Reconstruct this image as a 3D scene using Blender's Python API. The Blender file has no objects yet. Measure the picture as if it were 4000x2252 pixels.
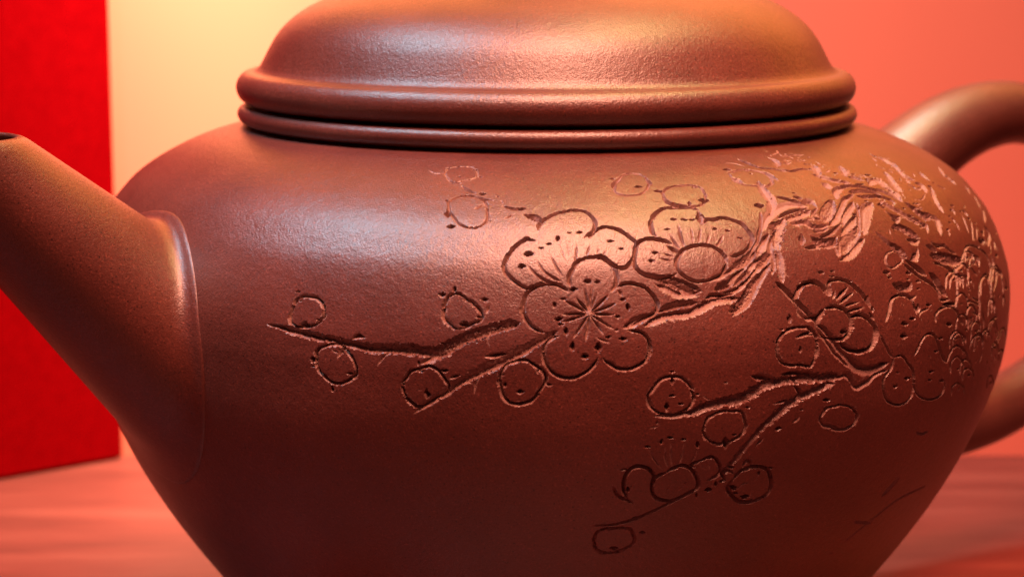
import bpy, math, random
import numpy as np
random.seed(4)
S = bpy.context.scene
RAD = math.radians

# ------------------------------------------------------------------ camera
F_PX, PITCH, DIST, Z_BELLY = 8400.0, RAD(9.6), 0.294, 0.053      # lens in photograph pixels (4000 wide)
CAM = np.array([-(133 / F_PX) * DIST, -DIST * math.cos(PITCH), Z_BELLY + DIST * math.sin(PITCH)])
FW = np.array([0, math.cos(PITCH), -math.sin(PITCH)])
RT = np.array([1.0, 0, 0])
UP = np.cross(RT, FW)
cd = bpy.data.cameras.new('camera')
cd.sensor_width = 36
cd.lens = 36 * F_PX / 4000
cd.clip_start, cd.clip_end = 0.01, 20
cd.dof.use_dof = True
cd.dof.focus_distance = 0.243
cd.dof.aperture_fstop = 34
cam = bpy.data.objects.new('camera', cd)
S.collection.objects.link(cam)
cam.location = CAM
cam.rotation_euler = (math.pi / 2 - PITCH, 0, 0)
S.camera = cam

# ------------------------------------------------------------------ world, lamps, exposure
w = bpy.data.worlds.new('World')
S.world = w
w.use_nodes = True
w.node_tree.nodes['Background'].inputs[0].default_value = (0.70, 0.28, 0.24, 1)
w.node_tree.nodes['Background'].inputs[1].default_value = 0.16
S.view_settings.view_transform = 'Standard'
S.view_settings.look = 'None'
S.view_settings.exposure = 0
S.view_settings.gamma = 1


def lamp(name, loc, target, size, power, col, shape='DISK', spread=180):
    l = bpy.data.lights.new(name, 'AREA')
    l.shape = shape
    l.size = size
    l.energy = power
    l.color = col
    l.spread = RAD(spread)
    o = bpy.data.objects.new(name, l)
    S.collection.objects.link(o)
    o.location = loc
    d = np.array(target) - np.array(loc)
    from mathutils import Vector
    o.rotation_euler = Vector(d).to_track_quat('-Z', 'Y').to_euler()
    return o


lamp('cool_lamp', (-0.205, -0.045, 0.43), (-0.02, -0.03, 0.07), 0.08, 0.19, (0.46, 0.82, 1.0), spread=70)
lamp('warm_lamp', (0.125, 0.030, 0.46), (0.01, -0.03, 0.07), 0.08, 0.135, (1.0, 0.74, 0.26), spread=70)
lamp('wall_lamp', (-0.062, 0.074, 0.195), (-0.058, 0.114, 0.02), 0.03, 0.27, (0.95, 0.92, 0.58), spread=65)
lamp('wall_wash', (0.020, 0.060, 0.34), (0.035, 0.118, 0.05), 0.06, 0.20, (0.75, 0.98, 0.80), spread=60)  # added wash to brighten the wall, no lamp seen here
glow = lamp('added_back_glow', (0.02, 0.110, 0.225), (0.02, -0.2, 0.225), 0.42, 0.64, (1.0, 0.31, 0.035), shape='RECTANGLE')  # unseen orange glow, added behind and above for reflections on the shoulder
glow.data.size_y = 0.18
front = lamp('front_fill', (0.03, -0.19, 0.48), (0.005, -0.03, 0.06), 0.20, 0.74, (1.0, 0.40, 0.26), spread=60)  # soft light added from the front to lift the belly and carving


# ------------------------------------------------------------------ materials
def nodes_of(name):
    m = bpy.data.materials.new(name)
    m.use_nodes = True
    nt = m.node_tree
    return m, nt, nt.nodes['Principled BSDF'], nt.nodes.new, nt.links.new


def ramp(N, stops):
    r = N('ShaderNodeValToRGB')
    cr = r.color_ramp
    while len(cr.elements) < len(stops):
        cr.elements.new(0.5)
    for e, (p, c) in zip(cr.elements, stops):
        e.position = p
        e.color = (*c, 1)
    return r


def noise(N, L, co, scale, detail=4, rough=0.55):
    n = N('ShaderNodeTexNoise')
    n.inputs['Scale'].default_value = scale
    n.inputs['Detail'].default_value = detail
    n.inputs['Roughness'].default_value = rough
    L(co, n.inputs['Vector'])
    return n.outputs['Fac']


def clay(name, carved=False):
    m, nt, P, N, L = nodes_of(name)
    tc = N('ShaderNodeTexCoord').outputs['Object']
    big = noise(N, L, tc, 90, 5)
    fine = noise(N, L, tc, 3800, 3, 0.6)
    grain = noise(N, L, tc, 4500, 2, 0.7)
    r1 = ramp(N, [(0.30, (0.088, 0.019, 0.013)), (0.50, (0.106, 0.024, 0.017)), (0.72, (0.128, 0.031, 0.022))])
    L(big, r1.inputs[0])
    # clay flecks: pale mica sand and small dark pits
    r2 = ramp(N, [(0.28, (0.25, 0.22, 0.22)), (0.44, (1, 1, 1)), (0.58, (1, 1, 1)), (0.72, (2.3, 2.4, 2.3))])
    L(fine, r2.inputs[0])
    mul = N('ShaderNodeMix')
    mul.data_type = 'RGBA'
    mul.blend_type = 'MULTIPLY'
    mul.inputs['Factor'].default_value = 0.8
    L(r1.outputs[0], mul.inputs['A'])
    L(r2.outputs[0], mul.inputs['B'])
    vo = N('ShaderNodeTexVoronoi')
    vo.inputs['Scale'].default_value = 950
    L(tc, vo.inputs['Vector'])
    vr = ramp(N, [(0.07, (0.30, 0.22, 0.22)), (0.13, (1, 1, 1))])
    L(vo.outputs['Distance'], vr.inputs[0])
    patch = ramp(N, [(0.35, (0.86, 0.84, 0.84)), (0.65, (1.10, 1.12, 1.10))])
    L(noise(N, L, tc, 38, 4, 0.6), patch.inputs[0])
    col = mul.outputs['Result']
    for extra in (vr, patch):
        m2 = N('ShaderNodeMix')
        m2.data_type = 'RGBA'
        m2.blend_type = 'MULTIPLY'
        m2.inputs['Factor'].default_value = 1.0
        L(col, m2.inputs['A'])
        L(extra.outputs[0], m2.inputs['B'])
        col = m2.outputs['Result']
    rough_out = N('ShaderNodeMapRange')
    rough_out.inputs['To Min'].default_value = 0.31
    rough_out.inputs['To Max'].default_value = 0.45
    L(grain, rough_out.inputs['Value'])
    rsock = rough_out.outputs[0]
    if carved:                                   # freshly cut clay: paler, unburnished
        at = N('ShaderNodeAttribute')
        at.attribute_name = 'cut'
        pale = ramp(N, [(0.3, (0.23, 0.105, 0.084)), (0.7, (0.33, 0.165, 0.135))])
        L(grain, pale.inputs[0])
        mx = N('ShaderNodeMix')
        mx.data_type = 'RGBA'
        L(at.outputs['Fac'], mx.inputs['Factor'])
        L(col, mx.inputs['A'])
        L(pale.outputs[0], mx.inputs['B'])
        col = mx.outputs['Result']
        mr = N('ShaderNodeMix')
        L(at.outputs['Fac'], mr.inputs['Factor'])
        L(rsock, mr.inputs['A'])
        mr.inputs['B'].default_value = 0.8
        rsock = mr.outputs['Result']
    L(col, P.inputs['Base Color'])
    L(rsock, P.inputs['Roughness'])
    P.inputs['Specular IOR Level'].default_value = 0.85
    wave = noise(N, L, tc, 1500, 3, 0.5)
    add = N('ShaderNodeMath')
    add.operation = 'MULTIPLY_ADD'
    L(wave, add.inputs[0])
    add.inputs[1].default_value = 0.9
    L(grain, add.inputs[2])
    b = N('ShaderNodeBump')
    b.inputs['Strength'].default_value = 0.55
    b.inputs['Distance'].default_value = 0.00010
    L(add.outputs[0], b.inputs['Height'])
    L(b.outputs[0], P.inputs['Normal'])
    return m


CLAY = clay('purple_clay')
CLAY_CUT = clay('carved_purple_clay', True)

WALL, nt, P, N, L = nodes_of('salmon_wall')
tc = N('ShaderNodeTexCoord').outputs['Object']
r = ramp(N, [(0.3, (0.70, 0.130, 0.085)), (0.7, (0.74, 0.145, 0.095))])
L(noise(N, L, tc, 9, 3), r.inputs[0])
L(r.outputs[0], P.inputs['Base Color'])
P.inputs['Roughness'].default_value = 0.8

RED, nt, P, N, L = nodes_of('red_lacquered_card')
tc = N('ShaderNodeTexCoord').outputs['Object']
r = ramp(N, [(0.3, (0.17, 0.0004, 0.0015)), (0.7, (0.20, 0.0006, 0.0018))])
L(noise(N, L, tc, 400, 3), r.inputs[0])
L(r.outputs[0], P.inputs['Base Color'])
P.inputs['Roughness'].default_value = 0.6
P.inputs['Specular IOR Level'].default_value = 0.0

WOOD, nt, P, N, L = nodes_of('salmon_wood')
tc = N('ShaderNodeTexCoord').outputs['Object']
mp = N('ShaderNodeMapping')
mp.inputs['Rotation'].default_value = (0, 0, RAD(-14))
mp.inputs['Scale'].default_value = (5, 34, 1)
L(tc, mp.inputs[0])
r = ramp(N, [(0.32, (0.080, 0.008, 0.006)), (0.5, (0.130, 0.016, 0.012)), (0.66, (0.175, 0.029, 0.022))])
L(noise(N, L, mp.outputs[0], 2.2, 6, 0.6), r.inputs[0])
L(r.outputs[0], P.inputs['Base Color'])
P.inputs['Roughness'].default_value = 0.5


# ------------------------------------------------------------------ mesh helpers
def obj(name, verts, faces, mat, parent=None, smooth=True, attr=None):
    me = bpy.data.meshes.new(name)
    if isinstance(faces, np.ndarray) and faces.ndim == 2:
        v = np.asarray(verts, np.float32)
        k = faces.shape[1]
        me.vertices.add(len(v))
        me.vertices.foreach_set('co', v.ravel())
        me.loops.add(faces.size)
        me.loops.foreach_set('vertex_index', faces.astype(np.int32).ravel())
        me.polygons.add(len(faces))
        me.polygons.foreach_set('loop_start', np.arange(0, faces.size, k, dtype=np.int32))
        me.update(calc_edges=True)
    else:
        me.from_pydata([tuple(p) for p in verts], [], faces)
    if smooth:
        me.polygons.foreach_set('use_smooth', np.ones(len(me.polygons), dtype=bool))
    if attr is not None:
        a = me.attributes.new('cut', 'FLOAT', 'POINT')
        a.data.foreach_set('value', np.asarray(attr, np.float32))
    me.materials.append(mat)
    o = bpy.data.objects.new(name, me)
    S.collection.objects.link(o)
    o.parent = parent
    return o


def grid_faces(rows, cols, wrap=False):
    i, j = np.meshgrid(np.arange(rows - 1), np.arange(cols if wrap else cols - 1), indexing='ij')
    j2 = (j + 1) % cols
    return np.stack([i * cols + j, i * cols + j2, (i + 1) * cols + j2, (i + 1) * cols + j], -1).reshape(-1, 4)


def curve(pts, n):
    """Catmull-Rom through pts (any dimension), n samples evenly spread by length."""
    p = np.asarray(pts, float)
    if len(p) == 2:
        return p[0] + (p[1] - p[0]) * np.linspace(0, 1, n)[:, None]
    q = np.vstack([2 * p[0] - p[1], p, 2 * p[-1] - p[-2]])
    out = []
    for i in range(1, len(q) - 2):
        t = np.linspace(0, 1, 16, endpoint=False)[:, None]
        a, b, c, d = q[i - 1], q[i], q[i + 1], q[i + 2]
        out.append(0.5 * (2 * b + (c - a) * t + (2 * a - 5 * b + 4 * c - d) * t ** 2 + (3 * b - a - 3 * c + d) * t ** 3))
    out.append(p[-1:])
    out = np.vstack(out)
    s = np.r_[0, np.cumsum(np.linalg.norm(np.diff(out[:, :2], axis=0), axis=1))]
    u = np.linspace(0, s[-1], n)
    return np.stack([np.interp(u, s, out[:, k]) for k in range(out.shape[1])], 1)


def lathe(name, prof, mat, parent, seg=256, centre=(0, 0)):
    prof = np.asarray(prof, float)
    a = np.linspace(0, 2 * math.pi, seg, endpoint=False)
    r, z = prof[:, 0][:, None], prof[:, 1][:, None]
    V = np.stack([centre[0] + r * np.sin(a), centre[1] - r * np.cos(a), z + 0 * a], -1).reshape(-1, 3)
    return obj(name, V, grid_faces(len(prof), seg, True), mat, parent)


def thing(name, label, cat, loc=(0, 0, 0), group=None):
    o = bpy.data.objects.new(name, None)
    o.empty_display_size = 0.01
    S.collection.objects.link(o)
    o.location = loc
    o['label'], o['category'] = label, cat
    if group:
        o['group'] = group
    return o


# ------------------------------------------------------------------ body of the pot: profile (mm)
BODY = [(61.8, 53.0), (61.75, 55.5), (61.35, 58.2), (60.2, 61.7), (58.7, 64.9), (57.0, 67.2), (54.9, 69.4), (52.2, 71.3),
        (49.2, 72.9), (46.4, 74.1), (43.6, 75.0), (41.5, 75.55), (40.4, 75.78), (39.6, 75.9)]
LOW = [(34.0, 0.4), (33.6, 2.6), (35.4, 5.0), (38.9, 9.0), (42.9, 13.5), (46.4, 18.0), (49.7, 22.5), (53.0, 27.5),
       (56.1, 33.0), (58.6, 38.5), (60.4, 43.5), (61.45, 48.0), (61.8, 53.0)]
pf = curve([(r, z) for r, z in LOW[:-1]] + BODY, 900) / 1000      # r, z by arc length
PS = np.r_[0, np.cumsum(np.linalg.norm(np.diff(pf, axis=0), axis=1))]
PR, PZ = pf[:, 0], pf[:, 1]


def body_r(z):
    return np.interp(z, PZ, PR, left=0.03, right=0.0396)


def ray(px, py):
    d = FW * F_PX + RT * (px - 2000) + UP * (1126 - py)
    return d / np.linalg.norm(d)


def on_body(px, py):
    """Point of the pot's skin as (angle, arc length up the wall) for a point traced in the photograph."""
    d = ray(px, py)
    t = np.arange(0.20, 0.33, 0.0002)
    P = CAM + t[:, None] * d
    f = np.hypot(P[:, 0], P[:, 1]) - body_r(P[:, 2])
    hit = np.where(f < 0)[0]
    if len(hit) == 0:
        k = int(np.argmin(f))
        tt = t[k]
    else:
        k = hit[0]
        tt = t[k - 1] + (t[k] - t[k - 1]) * f[k - 1] / (f[k - 1] - f[k])
    p = CAM + tt * d
    return math.atan2(p[0], -p[1]), float(np.interp(p[2], PZ, PS))


# grid: fine where the pot is carved, coarse elsewhere
FINE = 0.000099
th = np.concatenate([np.linspace(RAD(-180), RAD(-40), 110, endpoint=False),
                     np.arange(RAD(-40), RAD(104), FINE / 0.0600),
                     np.linspace(RAD(104), RAD(180), 60)])[:-1]
s_lo, s_hi = float(np.interp(0.0155, PZ, PS)), float(PS[-1] - 0.0018)
ss = np.concatenate([np.linspace(0, s_lo, 40, endpoint=False), np.arange(s_lo, s_hi, FINE),
                     np.linspace(s_hi, PS[-1], 14)])
RS, ZS = np.interp(ss, PS, PR), np.interp(ss, PS, PZ)
nr, nc = len(ss), len(th)
dr, dz = np.gradient(RS, ss), np.gradient(ZS, ss)
H = np.zeros((nr, nc), np.float32)               # carved depth
CUT = np.zeros((nr, nc), np.float32)
RID = np.zeros((nr, nc), np.int32)               # which piece a grid point belongs to
REG = ['body']


def lattice(cell_u, cell_v, seed):
    g = np.random.RandomState(seed).rand(512, 1024).astype(np.float32) * 2 - 1
    return g, cell_u, cell_v


LAT = [lattice(0.00042, 0.00042, 1), lattice(0.00016, 0.00016, 2), lattice(0.0011, 0.0011, 3)]


def lnoise(k, u, v):
    g, cu, cv = LAT[k]
    x, y = u / cu + 400, v / cv + 40
    xi, yi = np.floor(x).astype(int), np.floor(y).astype(int)
    fx, fy = x - xi, y - yi
    fx, fy = fx * fx * (3 - 2 * fx), fy * fy * (3 - 2 * fy)
    a, b = g[yi % 512, xi % 1024], g[yi % 512, (xi + 1) % 1024]
    c, d = g[(yi + 1) % 512, xi % 1024], g[(yi + 1) % 512, (xi + 1) % 1024]
    return (a * (1 - fx) + b * fx) * (1 - fy) + (c * (1 - fx) + d * fx) * fy


def region(name, parent=0):
    REG.append((name, parent))
    return len(REG) - 1


MM = 0.0000342                                   # one photograph pixel on the belly, metres


def stroke(pts, hw, depth=None, a=0.0, jag=0.22, reg=0, cut=None, taper=True, power=1.0, over=False):
    """Carve along pts (photograph pixels). hw: half width (pixels) or list; a: where the bottom of the cut lies
    (+1 to the left of the stroke's direction, -1 to the right)."""
    q = np.array([on_body(*p) for p in pts])
    hws = np.broadcast_to(np.asarray(hw, float), (len(pts),)) if not np.isscalar(hw) else np.full(len(pts), float(hw))
    hws = np.where(hws < 12, hws * 0.98 + 0.4, hws * 0.95 + 0.8) * MM
    rr = float(np.mean(np.interp(q[:, 1], PS, PR)))
    if len(q) > 1:                               # a cut seen edge on is as broad in truth as its traced width says
        g0, g1 = np.gradient(q[:, 0] * rr), np.gradient(q[:, 1])
        gl = np.hypot(g0, g1) + 1e-9
        ct = np.cos(np.clip(q[:, 0], -1.2, 1.2))
        hws = hws * np.clip(1 / np.sqrt((g1 / gl * ct) ** 2 + (g0 / gl) ** 2), 1, 2.6)
    P = np.stack([q[:, 0] * rr, q[:, 1], hws], 1)
    length = np.linalg.norm(np.diff(P[:, :2], axis=0), axis=1).sum()
    n = max(3, int(length / 0.00035))
    P = curve(P, n)
    P[:, 2] = np.maximum(P[:, 2], 0.00006)
    depth = 0.75 if depth is None else depth
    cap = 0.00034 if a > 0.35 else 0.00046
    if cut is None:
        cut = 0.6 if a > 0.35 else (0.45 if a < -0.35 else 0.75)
    if taper:
        e = np.minimum(np.linspace(0, length, n), length - np.linspace(0, length, n)) / (0.0007)
        P[:, 2] *= 0.35 + 0.65 * np.clip(e, 0, 1)
    if depth is None:
        depth = 0.75
    for i in range(n - 1):
        (u0, v0, w0), (u1, v1, w1) = P[i], P[i + 1]
        m = max(w0, w1) * 1.6 + 0.0001
        ja, jb = np.searchsorted(th, [(min(u0, u1) - m) / rr, (max(u0, u1) + m) / rr])
        ia, ib = np.searchsorted(ss, [min(v0, v1) - m, max(v0, v1) + m])
        if ja >= jb or ia >= ib:
            continue
        T, V = th[ja:jb][None, :], ss[ia:ib][:, None]
        U = T * rr
        du, dv = u1 - u0, v1 - v0
        L2 = du * du + dv * dv + 1e-14
        t = np.clip(((U - u0) * du + (V - v0) * dv) / L2, 0, 1)
        ex, ey = U - u0 - t * du, V - v0 - t * dv
        dist = np.hypot(ex, ey)
        sgn = np.sign(-ex * dv + ey * du)
        ww = w0 + (w1 - w0) * t
        nz = lnoise(0, U, V) * 0.5 + lnoise(1, U, V) * 0.5
        d = sgn * dist / ww
        d = d + (0.9 * jag * lnoise(2, U, V) if ww.max() < 0.00045 else 0)
        ad = np.abs(d) + nz * jag * 1.6
        ins = ad < 1
        if not ins.any():
            continue
        d = np.clip(d, -1, 1)
        c = 0.7 * a
        prof = np.where(d < c, (d + 1) / (c + 1), (1 - d) / (1 - c))
        if abs(a) > 0.45:                        # a pared floor between two walls, chipped and uneven
            wide = np.clip((ww - 0.0003) / 0.0003, 0, 1)
            chips = 0.07 * lnoise(1, U, V) + 0.14 * lnoise(0, U * 0.8, V * 1.3)
            lo = 0.15 if a > 0 else 0.50
            prof = prof * (1 - wide) + wide * (lo + (1 - lo) * prof + chips * (0.35 if a > 0 else 1))
        edge = np.clip((1 - ad) * ww / 0.00018, 0, 1)
        prof = np.minimum(np.clip(prof, 0, 1.3) ** power, edge)
        h = -prof * depth * np.where(ww < 0.00036, 3.0, 2.2) * np.minimum(ww, cap) * (1 + 0.2 * nz)
        h = np.where(ins, h, 0)
        if over:
            Hs = H[ia:ib, ja:jb]
            Hs[ins] = np.minimum(h[ins], Hs[ins] * 0.6 + h[ins] * 0.4)
        else:
            H[ia:ib, ja:jb] = np.minimum(H[ia:ib, ja:jb], h)
        C = CUT[ia:ib, ja:jb]
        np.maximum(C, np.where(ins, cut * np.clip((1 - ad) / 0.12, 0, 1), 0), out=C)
        if reg:
            R = RID[ia:ib, ja:jb]
            R[ins & (R == 0)] = reg


def pit(x, y, rx, ry=None, depth=0.9, a=0.0, reg=0):
    ry = rx if ry is None else ry
    rx, ry = rx * (1.1 + 0.25 * math.sin(x * 1.7 + y)) + 1, ry * (1.1 + 0.25 * math.sin(x + y * 2.3)) + 1
    if rx >= ry:
        stroke([(x - rx * 0.5, y), (x + rx * 0.5, y)], max(ry, 4), depth=depth, a=a, jag=0.5, reg=reg, cut=0.3)
    else:
        stroke([(x, y + ry * 0.5), (x, y - ry * 0.5)], max(rx, 4), depth=depth, a=a, jag=0.5, reg=reg, cut=0.3)


def fill(pts, reg, drop=0.0):
    """Give the inside of a traced outline to a piece, its face cut a little below the skin near the rim."""
    q = np.array([on_body(*p) for p in pts])
    q = curve(np.vstack([q, q[:1]]) * [0.06, 1], len(q) * 5)
    q[:, 0] /= 0.06
    ja, jb = np.searchsorted(th, [q[:, 0].min(), q[:, 0].max()])
    ia, ib = np.searchsorted(ss, [q[:, 1].min(), q[:, 1].max()])
    T, V = np.meshgrid(th[ja:jb], ss[ia:ib])
    ins = np.zeros(T.shape, bool)
    x0, y0 = q[-1]
    for x1, y1 in q:
        c = ((y0 > V) != (y1 > V))
        ins ^= c & (T < (x1 - x0) * (V - y0) / (y1 - y0 + 1e-15) + x0)
        x0, y0 = x1, y1
    RID[ia:ib, ja:jb][ins] = reg
    return ins


class Tile:
    """Coordinates read off an enlargement of the photograph: origin and scale."""
    def __init__(self, ox, oy, k):
        self.o, self.k = (ox, oy), k

    def __call__(self, *pts):
        return [(self.o[0] + x / self.k, self.o[1] + y / self.k) for x, y in pts]

    def s(self, pts, hw, **kw):
        kw.setdefault('jag', 0.22)
        hw = [h / self.k for h in hw] if not np.isscalar(hw) else hw / self.k
        stroke(self(*pts), hw, **kw)

    def pit(self, x, y, rx, ry=None, **kw):
        (X, Y), = self((x, y))
        pit(X, Y, rx / self.k, None if ry is None else ry / self.k, **kw)


k2 = 1933 / 800
A, B, C, D = Tile(1000, 1080, k2), Tile(1600, 600, k2), Tile(1800, 1000, k2), Tile(2300, 600, k2)
E, F, G = Tile(2800, 560, k2), Tile(2400, 1000, k2), Tile(3200, 1000, k2)
J, Q = Tile(1400, 1200, k2), Tile(2480, 1380, k2)
Hh = Tile(2200, 1600, 2002 / 900)
K, M, X = Tile(3400, 600, 1933 / 600), Tile(3000, 700, 1933 / 600), Tile(3400, 1000, 1933 / 600)
O = Tile(0, 0, 2576 / 4000)
W = Tile(3000, 1400, 1702 / 1000)

BUDS = []


def bud(T, poly, hw=17, pits=(), deep=0.90, jag=0.62, thick=None):
    """A round flower bud: closed outline, little sepals and stamen pits."""
    r = region('bud')
    fill(T(*poly), r)
    T.s(poly + poly[:1], hw, depth=deep, jag=jag, reg=r, taper=False)
    for p in pits:
        T.pit(*p, reg=r)
    return r


def petal(T, line, close=(), flower=0, hw=18, deep=0.95, jag=0.42, closed=False):
    """A petal: its cut outline, plus the rest of its area up to the flower's heart."""
    r = region('petal', flower)
    fill(T(*(list(line) + list(close))), r)
    ln = list(line) + ([line[0]] if closed else [])
    T.s(ln, hw, depth=deep, jag=jag, reg=flower)
    return r


# ------------------------------------------------------------------ the carving
#--CARVING--#

# the lowest, leftmost twig and its buds
tw = region('twig')
A.s([(95, 448), (250, 480), (420, 525), (560, 562), (720, 592), (900, 632), (1050, 668), (1300, 682), (1560, 682)],
    [8, 24, 34, 34, 30, 32, 36, 40, 44], a=-0.75, depth=0.75, jag=0.30, reg=tw)
J.s([(380, 405), (600, 415), (760, 425), (950, 320), (1130, 250), (1300, 195), (1460, 158), (1530, 145)],
    [40, 42, 58, 50, 46, 44, 34, 14], a=-0.8, depth=0.7, jag=0.30, reg=tw)
J.s([(760, 430), (690, 480), (600, 530)], [40, 40, 20], a=-0.3, reg=tw)
A.s([(1300, 695), (1215, 735), (1145, 845)], [16, 14, 7], a=0.3, reg=tw)
A.s([(900, 592), (960, 562), (1035, 578)], [14, 24, 10], a=0.6, reg=tw)
J.s([(1215, 300), (1235, 365)], [10, 5], reg=tw)
bud(A, [(325, 440), (318, 370), (352, 275), (400, 210), (470, 178), (560, 195), (625, 250), (648, 330), (632, 400), (580, 440), (480, 470), (390, 470)],
    17, [(398, 145, 32, 24), (455, 455, 50, 36), (600, 405, 30, 18), (420, 235, 22, 14)])
bud(A, [(600, 665), (690, 638), (790, 640), (862, 700), (922, 780), (955, 870), (940, 935), (860, 985), (785, 1010), (705, 990), (625, 915), (572, 835), (562, 755), (575, 700)],
    17, [(530, 780, 24, 38), (885, 910, 42, 22), (718, 1055, 22, 42), (535, 848, 20, 12)])
A.s([(850, 635), (815, 695), (765, 770)], [22, 26, 8], a=0.5)
A.s([(720, 690), (775, 720)], [14, 10])
bud(J, [(600, 565), (680, 545), (760, 590), (815, 680), (850, 750), (800, 830), (710, 875), (620, 935), (550, 945), (480, 880), (432, 780), (428, 700), (475, 620), (540, 580)],
    18, [(565, 525, 24, 28), (590, 600, 26, 26), (812, 588, 34, 34), (645, 810, 28, 50), (578, 775, 16, 14), (890, 770, 22, 14)])
J.s([(610, 550), (710, 548)], 14, a=0.7)
# upper parallel twig under the flower
tw2 = region('twig')
J.s([(1870, 225), (1700, 320), (1500, 435), (1300, 530), (1110, 622), (950, 705), (850, 780), (700, 868), (600, 935), (525, 1005)],
    [30, 36, 42, 48, 42, 36, 34, 26, 20, 7], a=0.8, depth=0.7, jag=0.32, reg=tw2)
J.s([(1200, 462), (1310, 450), (1430, 440)], [20, 24, 10], a=0.3, reg=tw2)
J.s([(870, 665), (960, 640)], [26, 14], reg=tw2)
J.s([(1150, 650), (1110, 710), (1095, 810)], [12, 9, 6], reg=tw2)
J.s([(955, 735), (1030, 705), (1082, 722)], [14, 12, 6], reg=tw2)
bud(J, [(1350, 620), (1400, 545), (1500, 502), (1600, 500), (1690, 550), (1750, 610), (1772, 680), (1740, 760), (1680, 830), (1600, 888), (1500, 908), (1400, 872), (1350, 790), (1335, 700)],
    18, [(1350, 640, 26, 24), (1385, 728, 28, 34), (1768, 640, 26, 30), (1800, 725, 30, 22), (1525, 800, 30, 40), (1690, 600, 20, 22)])
# bud left of the large flower
bud(J, [(800, -20), (840, -90), (900, -135), (960, -130), (1060, -60), (1130, -5), (1165, 70), (1140, 125), (1050, 165), (930, 195), (850, 140), (810, 70)],
    18, [(900, -170, 22, 34), (790, -125, 42, 26, ), (1190, -70, 40, 30), (1150, 90, 42, 26), (1000, 160, 48, 34), (830, -80, 18, 50)])
J.s([(1230, -20), (1215, 50)], [20, 16], a=0.4)

# top left buds and twiglet
bud(B, [(352, 235), (335, 190), (372, 145), (450, 125), (560, 125), (628, 150), (640, 200), (600, 238), (500, 262), (420, 272)],
    9, [(365, 138, 25, 18), (620, 148, 44, 18), (465, 220, 26, 16), (665, 225, 32, 14)], deep=0.7)
tw3 = region('twig')
for ln, h in ((((180, 158), (240, 188), (315, 185)), 6), (((350, 240), (415, 275), (490, 282)), 13), (((490, 305), (560, 350), (625, 380)), 15),
              (((600, 408), (690, 428), (790, 445)), 14), (((875, 495), (980, 522), (1070, 530)), 16)):
    B.s(list(ln), h, reg=tw3)
B.s([(1075, 572), (1170, 600), (1265, 632)], [16, 30, 26], a=-0.5, reg=tw3)
for p in ((685, 375, 46, 24), (835, 405, 26, 18), (1052, 515, 50, 28)):
    B.pit(*p, reg=tw3)
B.s([(900, 615), (990, 568)], [14, 8], reg=tw3)
B.s([(860, 440), (880, 480)], 12, reg=tw3)
bud(B, [(372, 450), (450, 412), (550, 395), (650, 420), (715, 470), (730, 560), (718, 640), (660, 690), (580, 706), (490, 678), (425, 620), (385, 540)],
    13, [(350, 445, 34, 24), (390, 690, 46, 30), (732, 635, 44, 14), (362, 560, 34, 70)], deep=0.7)
B.s([(612, 522), (720, 468)], [14, 8])

# flower behind (upper), its fans of stamens
fb = region('plum_blossom')
petal(B, [(1215, 722), (1228, 655), (1300, 600), (1400, 558), (1520, 532), (1640, 545), (1720, 592), (1757, 660), (1730, 740), (1690, 795)],
      [(1650, 900), (1580, 1010), (1480, 1130), (1360, 1000), (1250, 850)], fb, 17)
petal(B, [(1185, 820), (1100, 805), (1000, 868), (930, 950), (885, 1040), (900, 1110), (960, 1180), (1040, 1240), (1110, 1272), (1180, 1245), (1255, 1212)],
      [(1420, 1215), (1400, 1110), (1300, 960), (1230, 860)], fb, 18)
petal(D, [(-40, 790), (60, 728), (130, 698), (230, 700), (320, 742), (400, 802), (440, 860), (432, 940), (400, 1020), (340, 1072), (260, 1060), (190, 1010), (130, 970), (50, 962)],
      [(-60, 940)], fb, 18)
for p in ((1120, 950, 50, 34), (1058, 1065, 36, 28), (1240, 890, 30, 24), (1315, 852, 36, 20), (1400, 797, 32, 22), (1505, 742, 30, 18), (1605, 742, 32, 20)):
    B.pit(*p, reg=0)
for ln, h in ((((1195, 995), (1275, 1115), (1430, 1208)), [4, 10, 16]), (((1095, 1030), (1180, 1125), (1300, 1208), (1450, 1230)), [4, 10, 15, 16]),
              (((1325, 945), (1375, 1050), (1440, 1160)), [4, 9, 12]), (((1582, 845), (1572, 940), (1556, 1035)), [4, 8, 10]),
              (((1705, 858), (1668, 965)), [6, 12]), (((1485, 850), (1500, 960)), [3, 4]), (((1420, 870), (1470, 1010)), [3, 5])):
    B.s(list(ln), h, jag=0.15)
D.pit(205, 825, 32, 22)
D.pit(310, 895, 28, 26)
D.s([(102, 888), (76, 950)], [5, 10])
D.s([(168, 912), (130, 968)], [5, 12])

# second flower, to the right of it
f2 = region('plum_blossom')
petal(D, [(780, 850), (700, 812), (600, 800), (510, 812), (445, 865), (432, 950), (430, 1060), (500, 1125), (600, 1160), (740, 1165), (825, 1132)],
      [(820, 1060), (840, 980), (860, 935)], f2, 19)
petal(D, [(640, 782), (592, 720), (575, 650), (612, 580), (690, 522), (800, 513), (930, 510), (1030, 530)],
      [(1075, 680), (1030, 858), (930, 868), (870, 915), (780, 845)], f2, 18)
petal(D, [(1085, 660), (1110, 620), (1160, 622), (1260, 605), (1370, 630), (1460, 680), (1530, 760), (1540, 830), (1490, 905), (1420, 945), (1335, 972)],
      [(1280, 960), (1200, 885), (1060, 860), (1060, 740)], f2, 18)
cc = [(1065 + 238 * math.cos(t), 1030 + 172 * math.sin(t)) for t in np.linspace(0, 2 * math.pi, 16, endpoint=False)]
petal(D, cc, (), f2, 17, closed=True)
D.s([(1035, 545), (1052, 610), (1070, 680)], [14, 34, 10], a=-0.6)
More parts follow.
